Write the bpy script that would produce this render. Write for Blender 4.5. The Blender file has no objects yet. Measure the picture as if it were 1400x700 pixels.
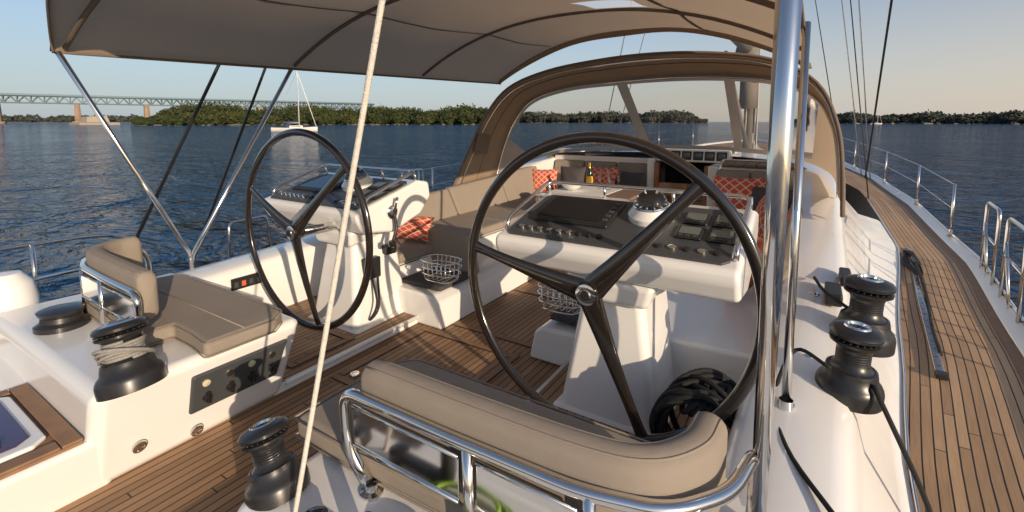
import bpy, math, random
import numpy as np
from mathutils import Vector, Matrix
random.seed(7); rng=np.random.default_rng(7)
S=bpy.context.scene
# ---------------------------------------------------------------- materials
def mat(name):
    m=bpy.data.materials.new(name);m.use_nodes=True
    nt=m.node_tree;b=nt.nodes["Principled BSDF"];return m,nt,b
def N(nt,t,**k):
    n=nt.nodes.new(t)
    for a,v in k.items():
        if a in n.inputs: n.inputs[a].default_value=v
        else: setattr(n,a,v)
    return n
def simple(name,col,rough=.5,metal=0,coat=0,nscale=8,namt=.12,bump=0,bscale=200,rvar=0.1):
    m,nt,b=mat(name);L=nt.links
    tc=N(nt,"ShaderNodeTexCoord")
    n=N(nt,"ShaderNodeTexNoise");n.inputs["Scale"].default_value=nscale;n.inputs["Detail"].default_value=4
    L.new(tc.outputs["Object"],n.inputs["Vector"])
    mx=N(nt,"ShaderNodeMix",data_type='RGBA')
    mx.inputs[6].default_value=tuple(c*(1-namt) for c in col)+(1,)
    mx.inputs[7].default_value=tuple(min(1,c*(1+namt)) for c in col)+(1,)
    L.new(n.outputs["Fac"],mx.inputs[0]);L.new(mx.outputs[2],b.inputs["Base Color"])
    mr=N(nt,"ShaderNodeMapRange");mr.inputs[3].default_value=max(0.02,rough-rvar*rough);mr.inputs[4].default_value=min(1,rough+rvar*rough)
    L.new(n.outputs["Fac"],mr.inputs[0]);L.new(mr.outputs[0],b.inputs["Roughness"])
    b.inputs["Metallic"].default_value=metal
    b.inputs["Coat Weight"].default_value=coat
    if bump:
        n2=N(nt,"ShaderNodeTexNoise");n2.inputs["Scale"].default_value=bscale;n2.inputs["Detail"].default_value=3
        L.new(tc.outputs["Object"],n2.inputs["Vector"])
        bp=N(nt,"ShaderNodeBump");bp.inputs["Strength"].default_value=bump;bp.inputs["Distance"].default_value=.004
        L.new(n2.outputs["Fac"],bp.inputs["Height"]);L.new(bp.outputs[0],b.inputs["Normal"])
    return m
gel=simple("gelcoat_white",(.80,.795,.775),.24,coat=.45,nscale=2.6,namt=.03,rvar=.35)
nonskid=simple("nonskid_white",(.66,.65,.62),.55,nscale=40,namt=.05,bump=.3,bscale=350)
steel=simple("stainless_steel",(.74,.73,.71),.10,metal=1,nscale=5,namt=.05,rvar=.6)
blackgloss=simple("carbon_black_gloss",(.016,.012,.010),.12,coat=1,nscale=20,namt=.2)
blackmat=simple("black_matte",(.018,.018,.019),.42,nscale=30,namt=.3)
blackrub=simple("black_rubber",(.02,.02,.022),.7,nscale=30,namt=.3,bump=.2)
alum=simple("winch_grey_metal",(.45,.45,.45),.25,metal=.9,nscale=20,namt=.1)
winchblack=simple("winch_black",(.020,.020,.022),.33,coat=.12,nscale=40,namt=.25)
greypanel=simple("console_grey_panel",(.055,.060,.066),.5,nscale=60,namt=.1,bump=.1,bscale=500)
ropew=simple("rope_white",(.66,.62,.54),.85,nscale=90,namt=.25,bump=.8,bscale=260)
ropeg=simple("rope_grey",(.28,.27,.255),.85,nscale=160,namt=.6,bump=.8,bscale=260)
ropeb=simple("rope_black",(.013,.013,.014),.8,nscale=90,namt=.4,bump=.6,bscale=260)
ropegr=simple("rope_lime",(.30,.50,.05),.75,nscale=120,namt=.5,bump=.6,bscale=260)
mahog=simple("varnished_wood",(.25,.10,.035),.25,coat=.6,nscale=6,namt=.3)
whitecl=simple("white_cloth",(.78,.77,.74),.8,bump=.3,bscale=60)
def fabric(name,col,scale=900,sagscale=3.0,rough=.85,amt=.1,trans=0,wr=.35,wd=.006):
    m,nt,b=mat(name);L=nt.links
    tc=N(nt,"ShaderNodeTexCoord")
    n=N(nt,"ShaderNodeTexNoise");n.inputs["Scale"].default_value=sagscale;n.inputs["Detail"].default_value=6;n.inputs["Roughness"].default_value=.6
    L.new(tc.outputs["Object"],n.inputs["Vector"])
    mx=N(nt,"ShaderNodeMix",data_type='RGBA')
    mx.inputs[6].default_value=tuple(c*(1-amt) for c in col)+(1,);mx.inputs[7].default_value=tuple(c*(1+amt) for c in col)+(1,)
    L.new(n.outputs["Fac"],mx.inputs[0]);L.new(mx.outputs[2],b.inputs["Base Color"])
    b.inputs["Roughness"].default_value=rough
    w=N(nt,"ShaderNodeTexNoise");w.inputs["Scale"].default_value=scale
    L.new(tc.outputs["Object"],w.inputs["Vector"])
    ad=N(nt,"ShaderNodeMath",operation='MULTIPLY_ADD');ad.inputs[1].default_value=6.0
    L.new(n.outputs["Fac"],ad.inputs[0]);L.new(w.outputs["Fac"],ad.inputs[2])
    bp=N(nt,"ShaderNodeBump");bp.inputs["Strength"].default_value=wr;bp.inputs["Distance"].default_value=wd
    L.new(ad.outputs[0],bp.inputs["Height"]);L.new(bp.outputs[0],b.inputs["Normal"])
    if trans:
        t=N(nt,"ShaderNodeBsdfTranslucent");t.inputs[0].default_value=tuple(min(1,c*1.5) for c in col)+(1,)
        ms=N(nt,"ShaderNodeMixShader");ms.inputs[0].default_value=trans
        o=[x for x in nt.nodes if x.type=='OUTPUT_MATERIAL'][0]
        L.new(b.outputs[0],ms.inputs[1]);L.new(t.outputs[0],ms.inputs[2]);L.new(ms.outputs[0],o.inputs[0])
    return m
cush=fabric("taupe_cushion",(.30,.255,.21),wr=.5)
canvas=fabric("taupe_canvas",(.46,.35,.245),sagscale=1.3,rough=.8,amt=.16,trans=.33,wr=.8,wd=.008)
canvas2=fabric("canvas_trim",(.17,.13,.10))
greycl=fabric("charcoal_fabric",(.07,.062,.065))
def teakmat(name,lo,hi,w=.052):
    m,nt,b=mat(name);L=nt.links
    uv=N(nt,"ShaderNodeUVMap");sp=N(nt,"ShaderNodeSeparateXYZ");L.new(uv.outputs[0],sp.inputs[0])
    d=N(nt,"ShaderNodeMath",operation='DIVIDE');d.inputs[1].default_value=w;L.new(sp.outputs[0],d.inputs[0])
    fr=N(nt,"ShaderNodeMath",operation='FRACT');L.new(d.outputs[0],fr.inputs[0])
    fl=N(nt,"ShaderNodeMath",operation='FLOOR');L.new(d.outputs[0],fl.inputs[0])
    wn=N(nt,"ShaderNodeTexWhiteNoise",noise_dimensions='1D');L.new(fl.outputs[0],wn.inputs["W"])
    yy=N(nt,"ShaderNodeMath",operation='MULTIPLY_ADD');yy.inputs[1].default_value=.5;L.new(sp.outputs[1],yy.inputs[0]);L.new(wn.outputs[0],yy.inputs[2])
    yf=N(nt,"ShaderNodeMath",operation='FLOOR');L.new(yy.outputs[0],yf.inputs[0])
    yfr=N(nt,"ShaderNodeMath",operation='FRACT');L.new(yy.outputs[0],yfr.inputs[0])
    jl=N(nt,"ShaderNodeMath",operation='LESS_THAN');jl.inputs[1].default_value=.003;L.new(yfr.outputs[0],jl.inputs[0])
    cb=N(nt,"ShaderNodeCombineXYZ");L.new(fl.outputs[0],cb.inputs[0]);L.new(yf.outputs[0],cb.inputs[1])
    w2=N(nt,"ShaderNodeTexWhiteNoise",noise_dimensions='2D');L.new(cb.outputs[0],w2.inputs["Vector"])
    lt=N(nt,"ShaderNodeMath",operation='LESS_THAN');lt.inputs[1].default_value=.14;L.new(fr.outputs[0],lt.inputs[0])
    mxx=N(nt,"ShaderNodeMath",operation='MAXIMUM');L.new(lt.outputs[0],mxx.inputs[0]);L.new(jl.outputs[0],mxx.inputs[1])
    mp=N(nt,"ShaderNodeMapping");mp.inputs["Scale"].default_value=(160,5,1);L.new(uv.outputs[0],mp.inputs[0])
    gn=N(nt,"ShaderNodeTexNoise");gn.inputs["Scale"].default_value=1;gn.inputs["Detail"].default_value=6;L.new(mp.outputs[0],gn.inputs["Vector"])
    big=N(nt,"ShaderNodeTexNoise");big.inputs["Scale"].default_value=1.7;big.inputs["Detail"].default_value=4;L.new(uv.outputs[0],big.inputs["Vector"])
    a1=N(nt,"ShaderNodeMath",operation='MULTIPLY_ADD');a1.inputs[1].default_value=.45;L.new(gn.outputs[0],a1.inputs[0]);
    a2=N(nt,"ShaderNodeMath",operation='MULTIPLY_ADD');a2.inputs[1].default_value=.35;L.new(w2.outputs[0],a2.inputs[0]);
    a3=N(nt,"ShaderNodeMath",operation='MULTIPLY');a3.inputs[1].default_value=.4;L.new(big.outputs[0],a3.inputs[0])
    L.new(a3.outputs[0],a2.inputs[2]);L.new(a2.outputs[0],a1.inputs[2])
    cr=N(nt,"ShaderNodeValToRGB");L.new(a1.outputs[0],cr.inputs[0])
    e=cr.color_ramp.elements
    e[0].position=.25;e[0].color=lo+(1,)
    e[1].position=.88;e[1].color=hi+(1,)
    mx=N(nt,"ShaderNodeMix",data_type='RGBA');mx.inputs[7].default_value=(.012,.010,.009,1)
    L.new(mxx.outputs[0],mx.inputs[0]);L.new(cr.outputs[0],mx.inputs[6]);L.new(mx.outputs[2],b.inputs["Base Color"])
    b.inputs["Roughness"].default_value=.6
    bp=N(nt,"ShaderNodeBump");bp.inputs["Strength"].default_value=.35;bp.inputs["Distance"].default_value=.002
    L.new(gn.outputs[0],bp.inputs["Height"]);L.new(bp.outputs[0],b.inputs["Normal"])
    return m
teak=teakmat("teak_deck_planks",(.24,.140,.070),(.56,.37,.21),.042)
teakd=teakmat("teak_sole_planks",(.15,.082,.040),(.40,.24,.13),.046)
teakplain=simple("teak_margin_board",(.25,.145,.080),.6,nscale=14,namt=.35,bump=.2)
def coral():
    m,nt,b=mat("coral_trellis_fabric");L=nt.links
    tc=N(nt,"ShaderNodeTexCoord");mp=N(nt,"ShaderNodeMapping");mp.inputs["Rotation"].default_value=(0,0,.78);mp.inputs["Scale"].default_value=(16,16,16)
    L.new(tc.outputs["UV"],mp.inputs[0])
    v=N(nt,"ShaderNodeTexVoronoi",feature='DISTANCE_TO_EDGE');v.inputs["Scale"].default_value=.42;v.inputs["Randomness"].default_value=.0
    L.new(mp.outputs[0],v.inputs["Vector"])
    lt=N(nt,"ShaderNodeMath",operation='LESS_THAN');lt.inputs[1].default_value=.09;L.new(v.outputs["Distance"],lt.inputs[0])
    mx=N(nt,"ShaderNodeMix",data_type='RGBA');mx.inputs[6].default_value=(.55,.085,.045,1);mx.inputs[7].default_value=(.66,.48,.38,1)
    L.new(lt.outputs[0],mx.inputs[0]);L.new(mx.outputs[2],b.inputs["Base Color"]);b.inputs["Roughness"].default_value=.85
    return m
coralm=coral()
orange=fabric("orange_fabric",(.62,.13,.05))
def glassmat(name,col,rough,trans):
    m,nt,b=mat(name);b.inputs["Base Color"].default_value=col+(1,);b.inputs["Roughness"].default_value=rough;b.inputs["Transmission Weight"].default_value=trans;b.inputs["IOR"].default_value=1.45
    return m
glass=glassmat("clear_glass",(.95,.95,.95),.02,1)
def vinyl(name,tint,fac):
    m=bpy.data.materials.new(name);m.use_nodes=True;nt=m.node_tree;nt.nodes.clear();L=nt.links
    o=N(nt,"ShaderNodeOutputMaterial");t=N(nt,"ShaderNodeBsdfTransparent");t.inputs[0].default_value=tint+(1,)
    g=N(nt,"ShaderNodeBsdfGlossy");g.inputs["Roughness"].default_value=.06;g.inputs["Color"].default_value=(.9,.88,.85,1)
    fr=N(nt,"ShaderNodeLayerWeight");fr.inputs["Blend"].default_value=fac
    mx=N(nt,"ShaderNodeMixShader");L.new(fr.outputs["Fresnel"],mx.inputs[0]);L.new(t.outputs[0],mx.inputs[1]);L.new(g.outputs[0],mx.inputs[2])
    nz=N(nt,"ShaderNodeTexNoise");nz.inputs["Scale"].default_value=3;bp=N(nt,"ShaderNodeBump");bp.inputs["Distance"].default_value=.02;bp.inputs["Strength"].default_value=.4
    L.new(nz.outputs[0],bp.inputs["Height"]);L.new(bp.outputs[0],g.inputs["Normal"])
    L.new(mx.outputs[0],o.inputs[0]);return m
vin=vinyl("clear_vinyl_window",(.90,.85,.80),.12)
def translucent():
    m=bpy.data.materials.new("skylight_vinyl");m.use_nodes=True;nt=m.node_tree;nt.nodes.clear();L=nt.links
    o=N(nt,"ShaderNodeOutputMaterial");t=N(nt,"ShaderNodeBsdfTransparent");t.inputs[0].default_value=(.9,.88,.85,1)
    g=N(nt,"ShaderNodeBsdfTranslucent");g.inputs["Color"].default_value=(.9,.88,.82,1)
    mx=N(nt,"ShaderNodeMixShader");mx.inputs[0].default_value=.45;L.new(t.outputs[0],mx.inputs[1]);L.new(g.outputs[0],mx.inputs[2]);L.new(mx.outputs[0],o.inputs[0]);return m
skyl=translucent()
screenm,nt,b=mat("display_screen");b.inputs["Base Color"].default_value=(.006,.008,.012,1);b.inputs["Roughness"].default_value=.06
lcd=simple("lcd_face",(.13,.15,.14),.2)
# ---------------------------------------------------------------- builders
I4=Matrix.Identity(4)
def group(name,loc=(0,0,0)):
    e=bpy.data.objects.new(name,None);e.location=loc;e.empty_display_size=.2;S.collection.objects.link(e);return e
def mk(name,vs,fs,m,par=None,smooth=True,bev=0,seg=3,sub=0,M=I4,uv=None,solid=0):
    me=bpy.data.meshes.new(name);me.from_pydata([tuple(M@Vector(v)) for v in vs],[],fs)
    me.update()
    if isinstance(m,list):
        for q in m: me.materials.append(q)
    else: me.materials.append(m)
    ob=bpy.data.objects.new(name,me);S.collection.objects.link(ob)
    if par: ob.parent=par;ob.matrix_parent_inverse=Matrix.Translation(par.location).inverted()
    if uv is not None:
        l=me.uv_layers.new(name="UVMap")
        for lp in me.loops: l.data[lp.index].uv=uv[lp.vertex_index]
    if smooth:
        me.polygons.foreach_set("use_smooth",[True]*len(me.polygons))
    if solid:
        s=ob.modifiers.new("s","SOLIDIFY");s.thickness=solid;s.offset=0
    if bev:
        b=ob.modifiers.new("b","BEVEL");b.width=bev;b.segments=seg;b.limit_method='ANGLE';b.angle_limit=math.radians(30);b.harden_normals=True
    if sub:
        s=ob.modifiers.new("u","SUBSURF");s.levels=sub;s.render_levels=sub
    return ob
def hexa(name,c,m,par=None,bev=.01,seg=3,M=I4):
    return mk(name,c,[(3,2,1,0),(4,5,6,7),(0,1,5,4),(1,2,6,5),(2,3,7,6),(3,0,4,7)],m,par,True,bev,seg,M=M)
def box(name,x0,x1,y0,y1,z0,z1,m,par=None,bev=.008,seg=3,M=I4):
    return hexa(name,[(x0,y0,z0),(x1,y0,z0),(x1,y1,z0),(x0,y1,z0),(x0,y0,z1),(x1,y0,z1),(x1,y1,z1),(x0,y1,z1)],m,par,bev,seg,M)
def prism(name,out,z0,z1,m,par=None,bev=.01,seg=3,M=I4,axis='z'):
    n=len(out);A=[];B=[]
    for p in out:
        if axis=='z': A.append((p[0],p[1],z0));B.append((p[0],p[1],z1))
        elif axis=='x': A.append((z0,p[0],p[1]));B.append((z1,p[0],p[1]))
        else: A.append((p[0],z0,p[1]));B.append((p[0],z1,p[1]))
    fs=[tuple(range(n))[::-1],tuple(range(n,2*n))]+[(i,(i+1)%n,n+(i+1)%n,n+i) for i in range(n)]
    if axis=='y': fs=[f[::-1] for f in fs]
    return mk(name,A+B,fs,m,par,True,bev,seg,M=M)
def cat(pts,k=8,cyc=False):
    P=[Vector(p) for p in pts];n=len(P);out=[]
    rngs=range(n) if cyc else range(n-1)
    for i in rngs:
        if cyc: a,b,c,d=P[(i-1)%n],P[i],P[(i+1)%n],P[(i+2)%n]
        else: a=P[i-1] if i>0 else P[0]*2-P[1];b=P[i];c=P[i+1];d=P[i+2] if i+2<n else P[-1]*2-P[-2]
        for j in range(k):
            t=j/k;out.append(.5*((2*b)+(c-a)*t+(2*a-5*b+4*c-d)*t*t+(-a+3*b-3*c+d)*t**3))
    if not cyc: out.append(P[-1])
    return out
def sweep(name,P,sec,m,par=None,cyc=False,M=I4,up=None,smooth=True,bev=0,endr=0):
    P=[Vector(p) for p in P]
    if endr:
        def dens(Q):
            a=Q[0];d=(Q[1]-Q[0]).normalized()
            return [a-d*endr*math.cos(math.pi/2*i/6) for i in range(6)]
        A=dens(P);B=dens(P[::-1])[::-1];sc=[math.sin(math.pi/2*max(i,.25)/6) for i in range(6)]
        SC=sc+[1]*len(P)+sc[::-1];P=A+P+B
    else: SC=[1]*len(P)
    n=len(P);vs=[];k=len(sec);prev=None
    for i in range(n):
        if cyc: t=(P[(i+1)%n]-P[i-1]).normalized()
        else: t=(P[min(i+1,n-1)]-P[max(i-1,0)]).normalized()
        if up is not None: u=Vector(up);s=t.cross(u).normalized();u=s.cross(t).normalized()
        else:
            if prev is None:
                a=Vector((0,0,1)) if abs(t.z)<.9 else Vector((0,1,0));s=t.cross(a).normalized()
            else: s=(prev-t*prev.dot(t)).normalized()
            prev=s;u=s.cross(t).normalized()
        for a,b in sec:
            vs.append(tuple(P[i]+s*a*SC[i]+u*b*SC[i]))
    fs=[]
    for i in range(n if cyc else n-1):
        for j in range(k):
            a=i*k+j;b=i*k+(j+1)%k;c=((i+1)%n)*k+(j+1)%k;d=((i+1)%n)*k+j
            fs.append((a,d,c,b))
    if not cyc: fs+= [tuple(range(k)),tuple(range((n-1)*k,n*k))[::-1]]
    return mk(name,vs,fs,m,par,smooth,bev,M=M)
def circ(r,k=10): return [(r*math.cos(2*math.pi*i/k),r*math.sin(2*math.pi*i/k)) for i in range(k)]
def rrect(w,h,r,k=4):
    o=[]
    for cx,cy,a0 in((w/2-r,h/2-r,0),(-w/2+r,h/2-r,90),(-w/2+r,-h/2+r,180),(w/2-r,-h/2+r,270)):
        for i in range(k+1):
            a=math.radians(a0+90*i/k);o.append((cx+r*math.cos(a),cy+r*math.sin(a)))
    return o
def tube(name,pts,r,m,par=None,sm=True,cyc=False,k=10,M=I4,seg=6):
    P=cat(pts,seg,cyc) if (sm and len(pts)>2) else pts
    return sweep(name,P,circ(r,k),m,par,cyc,M)
def fillet(pts,r,k=5):
    P=[Vector(p) for p in pts];o=[P[0]]
    for i in range(1,len(P)-1):
        a=(P[i-1]-P[i]);b=(P[i+1]-P[i]);ra=min(r,a.length*.45,b.length*.45)
        A=P[i]+a.normalized()*ra;B=P[i]+b.normalized()*ra
        for j in range(k+1):
            t=j/k;o.append(A*(1-t)**2+P[i]*2*t*(1-t)+B*t*t)
    o.append(P[-1]);return o
def rail(name,pts,r,m=None,par=None,fr=.06,k=10,M=I4): return sweep(name,fillet(pts,fr),circ(r,k),m or steel,par,M=M)
def lathe(name,prof,loc,m,par=None,k=28,M=I4,axis=None):
    vs=[];n=len(prof)
    for i in range(k):
        a=2*math.pi*i/k
        for r,z in prof: vs.append((r*math.cos(a),r*math.sin(a),z))
    fs=[]
    for i in range(k):
        for j in range(n-1):
            a=i*n+j;b=((i+1)%k)*n+j;fs.append((a,b,b+1,a+1))
    T=Matrix.Translation(loc)
    if axis is not None: T=T@Vector((0,0,1)).rotation_difference(Vector(axis)).to_matrix().to_4x4()
    ob=mk(name,vs,fs,m,par,True,M=M@T)
    md=ob.modifiers.new("e","EDGE_SPLIT");md.split_angle=math.radians(40)
    return ob
def grid(name,rows,m,par=None,smooth=True,uvf=None,solid=0,mi=None,M=I4,bev=0):
    n=len(rows);k=len(rows[0]);vs=[tuple(p) for r in rows for p in r]
    fs=[];idx=[]
    for i in range(n-1):
        for j in range(k-1):
            fs.append((i*k+j,i*k+j+1,(i+1)*k+j+1,(i+1)*k+j))
            if mi: idx.append(mi(i,j))
    ob=mk(name,vs,fs,m,par,smooth,uv=uvf,solid=solid,M=M,bev=bev)
    if mi:
        for p,q in zip(ob.data.polygons,idx): p.material_index=q
    return ob
def flat(name,x0,x1,y0,y1,z,m,par):
    return mk(name,[(x0,y0,z),(x1,y0,z),(x1,y1,z),(x0,y1,z)],[(0,1,2,3)],m,par,False,uv=[(x,y) for x,y in((x0,y0),(x1,y0),(x1,y1),(x0,y1))])
def cushion(name,out,z0,z1,par,m=cush,bev=.025,M=I4,axis='z'):
    o=prism(name,out,z0,z1,m,par,bev,4,M=M,axis=axis)
    if axis=='z':
        for zz,nm in((z1-.008,'top'),(z0+.01,'bottom')):
            sweep(name+"_piping_"+nm,fillet([(p[0],p[1],zz) for p in out]+[(out[0][0],out[0][1],zz)],.03),circ(.004,6),m,par,M=M)
    return o
def interp(tab,y):
    if y<=tab[0][0]: return tab[0][1]
    for (a,b),(c,d) in zip(tab,tab[1:]):
        if y<=c:
            t=(y-a)/(c-a);t=t*t*(3-2*t)*.3+t*.7;return b+(d-b)*t
    return tab[-1][1]
# ================================================================= environment
SEA=-1.3
def water():
    m,nt,b=mat("sea_water");L=nt.links
    b.inputs["Base Color"].default_value=(.006,.075,.20,1);b.inputs["Roughness"].default_value=.06;b.inputs["IOR"].default_value=1.33
    tc=N(nt,"ShaderNodeTexCoord")
    def nz(sc,det,stretch,rot):
        mp=N(nt,"ShaderNodeMapping");mp.inputs["Scale"].default_value=stretch;mp.inputs["Rotation"].default_value=(0,0,rot);L.new(tc.outputs["Object"],mp.inputs[0])
        n=N(nt,"ShaderNodeTexNoise");n.inputs["Scale"].default_value=sc;n.inputs["Detail"].default_value=det;n.inputs["Roughness"].default_value=.6;n.inputs["Distortion"].default_value=.5;L.new(mp.outputs[0],n.inputs["Vector"]);return n
    a=nz(1.5,5,(1,1.7,1),.6);c=nz(.2,4,(1,2.0,1),.3);d=nz(.012,3,(1,2.5,1),.9)
    b1=N(nt,"ShaderNodeBump");b1.inputs["Distance"].default_value=1.9
    pr=N(nt,"ShaderNodeMapRange");pr.inputs[1].default_value=.35;pr.inputs[2].default_value=.65;pr.inputs[3].default_value=.6;pr.inputs[4].default_value=1;L.new(d.outputs[0],pr.inputs[0]);L.new(pr.outputs[0],b1.inputs["Strength"])
    L.new(a.outputs[0],b1.inputs["Height"])
    b2=N(nt,"ShaderNodeBump");b2.inputs["Strength"].default_value=1;b2.inputs["Distance"].default_value=4.5;L.new(c.outputs[0],b2.inputs["Height"]);L.new(b1.outputs[0],b2.inputs["Normal"])
    L.new(b2.outputs[0],b.inputs["Normal"])
    return m
mk("water",[(-9000,-9000,SEA),(9000,-9000,SEA),(9000,9000,SEA),(-9000,9000,SEA)],[(0,1,2,3)],water(),smooth=False)
def foliage_mat(name,lo,hi):
    m,nt,b=mat(name);L=nt.links
    g=N(nt,"ShaderNodeNewGeometry");tc=N(nt,"ShaderNodeTexCoord")
    n=N(nt,"ShaderNodeTexNoise");n.inputs["Scale"].default_value=.08;n.inputs["Detail"].default_value=5;L.new(tc.outputs["Object"],n.inputs["Vector"])
    ad=N(nt,"ShaderNodeMath",operation='MULTIPLY_ADD');ad.inputs[1].default_value=.2;L.new(g.outputs["Random Per Island"],ad.inputs[0]);L.new(n.outputs[0],ad.inputs[2])
    cr=N(nt,"ShaderNodeValToRGB");L.new(ad.outputs[0],cr.inputs[0]);e=cr.color_ramp.elements
    e[0].position=.4;e[0].color=lo+(1,);e[1].position=.85;e[1].color=hi+(1,)
    L.new(cr.outputs[0],b.inputs["Base Color"]);b.inputs["Roughness"].default_value=.9;b.inputs["Specular IOR Level"].default_value=.15;return m
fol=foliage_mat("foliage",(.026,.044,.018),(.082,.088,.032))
folf=foliage_mat("foliage_far_hazed",(.050,.062,.055),(.085,.092,.075))  # distance haze is mixed into these leaf colours, greyer and lighter
rock=simple("shore_rock",(.22,.19,.15),.9,nscale=.3,namt=.5)
grassland=simple("shore_ground",(.035,.042,.018),.9,nscale=.1,namt=.4)
def polar(deg,d): return (1.885+d*math.cos(math.radians(deg)),d*math.sin(math.radians(deg)))
def shore(gname,a0,a1,dist,depth,hfun,dens,leaf,ntree,fm):
    rows=[];K=90
    def jj(a): return dist*(.02*math.sin(a*2.3)+.012*math.sin(a*7.1))
    for i in range(K+1):
        a=a0+(a1-a0)*i/K;r=[];edge=min(1,min(i,K-i)/6.0)
        for q,(dd,h) in enumerate([(0,-.6),(dist*.003,.5),(dist*.012,1.2),(depth*.4,3.0*hfun(a)/15),(depth,4*hfun(a)/15),(depth*1.3,-.5)]):
            x,y=polar(a,dist+jj(a)+dd+(random.uniform(-1,1)*dist*.002 if q<3 else 0));r.append((x,y,SEA+(h*edge if h>0 else h)))
        rows.append(r)
    grid("shore_land",rows,[rock,grassland],None,False,mi=lambda i,j:0 if j<2 else 1)
    vs=[];fs=[]
    for t in range(ntree):
        a=random.uniform(a0,a1);f=random.random()**1.6;dd=dist*(.006)+f*depth
        edge=min(1,min(a-a0,a1-a)/(abs(a1-a0)*.08))
        H=hfun(a)*random.uniform(.72,1.02)*(.5+.5*min(1,f*3.5))*max(.3,edge);R=H*random.uniform(.45,.68)
        x,y=polar(a,dist+jj(a)+dd);z=SEA+.6+2*f
        n=dens
        th=rng.uniform(0,6.283,n);cz=rng.uniform(-1,1,n);rr=rng.uniform(.65,1.0,n)
        lob=1+.16*np.sin(th*3+t)+.12*np.sin(cz*5+t*1.7)+.08*np.sin(th*7+cz*6)
        px=x+R*rr*lob*np.sqrt(1-cz**2)*np.cos(th);py=y+R*rr*lob*np.sqrt(1-cz**2)*np.sin(th);pz=z+H*.48+H*.50*rr*cz*lob*.95
        s=leaf*rng.uniform(.6,1.4,n)
        A=rng.normal(size=(n,3));A/=np.linalg.norm(A,axis=1)[:,None];B=rng.normal(size=(n,3));B-=A*(A*B).sum(1)[:,None];B/=np.linalg.norm(B,axis=1)[:,None]
        c=np.stack([px,py,pz],1)
        A*=s[:,None];B*=s[:,None]*.8
        q=np.stack([c-A-B*.6,c+A*.7-B,c+A+B*.7,c-A*.6+B],1).reshape(-1,3)
        b0=len(vs);vs+=q.tolist();fs+=[(b0+4*i,b0+4*i+1,b0+4*i+2,b0+4*i+3) for i in range(n)]
        b0=len(vs);w=R*.06
        for zz,ww in((z-1.5,w*1.5),(z+H*.6,w*.6)):
            for k in range(4): vs.append((x+ww*math.cos(k*1.571),y+ww*math.sin(k*1.571),zz))
        fs+=[(b0+k,b0+(k+1)%4,b0+4+(k+1)%4,b0+4+k) for k in range(4)]
    mk(gname,vs,fs,fm,None,False)
shore("distant_trees",122,160.8,430,90,lambda a:15.5+2.2*math.sin(a*.7)+1.0*math.sin(a*3.3),190,.75,900,fol)
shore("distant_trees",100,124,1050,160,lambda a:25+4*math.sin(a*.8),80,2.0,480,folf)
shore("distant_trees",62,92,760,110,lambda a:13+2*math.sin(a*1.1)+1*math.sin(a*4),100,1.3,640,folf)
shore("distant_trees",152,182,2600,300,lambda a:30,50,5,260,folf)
def bridge():
    g=group("truss_bridge",(-800,280,SEA))
    gm=simple("bridge_green_paint",(.085,.14,.155),.6,nscale=.05,namt=.1);cm=simple("bridge_pier_concrete",(.30,.215,.145),.85,nscale=.2,namt=.2)
    A=Vector((-860,60,0));B=Vector((-739,474,0));d=(B-A);Ln=d.length;d.normalize();s=Vector((-d.y,d.x,0))
    A=A-d*160;Ln+=160+150
    Z=SEA+34;top=Z;bot=Z-8
    P=lambda t,o,z:A+d*t+s*o+Vector((0,0,z))
    c=[P(0,-6,top),P(0,6,top),P(Ln,6,top),P(Ln,-6,top),P(0,-6,top+1.6),P(0,6,top+1.6),P(Ln,6,top+1.6),P(Ln,-6,top+1.6)]
    hexa("road_deck",c,gm,g,0)
    vs=[];fs=[]
    def addb(p,q,w):
        t=(q-p).normalized();a=t.cross(s).normalized()*w;bb=s*w;b0=len(vs)
        for c_ in(p,q):
            for e in(a+bb,a-bb,-a-bb,-a+bb): vs.append(tuple(c_+e))
        fs.extend([(b0+i,b0+(i+1)%4,b0+4+(i+1)%4,b0+4+i) for i in range(4)])
    for o in(-5,5):
        addb(P(0,o,bot),P(Ln,o,bot),.8);addb(P(0,o*1.2,top+2.8),P(Ln,o*1.2,top+2.8),.2)
        t=0
        while t<Ln-6:
            addb(P(t,o,bot),P(t,o,top),.5);addb(P(t,o,bot),P(t+6,o,top),.5);addb(P(t+6,o,top),P(min(Ln,t+12),o,bot),.5);t+=12
    mk("truss_members",vs,fs,gm,g,False)
    t=42
    while t<Ln:
        for o in(-5,5):
            q=P(t,o,SEA-1);hexa("pier_leg",[q+d*a*3.6+s*b*3.0 for a,b in((-1,-1),(1,-1),(1,1),(-1,1))]+[Vector((q.x,q.y,bot))+d*a*2.6+s*b*2.2 for a,b in((-1,-1),(1,-1),(1,1),(-1,1))],cm,g,0)
        for zz in(bot-3,SEA+13):
            q=P(t,0,zz);hexa("pier_cross_beam",[q+d*a*2.4+s*b*6.8 for a,b in((-1,-1),(1,-1),(1,1),(-1,1))]+[q+Vector((0,0,2.9))+d*a*2.4+s*b*6.8 for a,b in((-1,-1),(1,-1),(1,1),(-1,1))],cm,g,0)
        q=P(t,0,SEA-1);hexa("pier_foot",[q+d*a*6+s*b*10 for a,b in((-1,-1),(1,-1),(1,1),(-1,1))]+[q+Vector((0,0,4))+d*a*6+s*b*10 for a,b in((-1,-1),(1,-1),(1,1),(-1,1))],cm,g,0)
        t+=72
bridge()
an=group("bridge_fender_island",(-560,150,SEA));cm=simple("pale_concrete",(.36,.31,.25),.85,nscale=.2,namt=.15)
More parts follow.
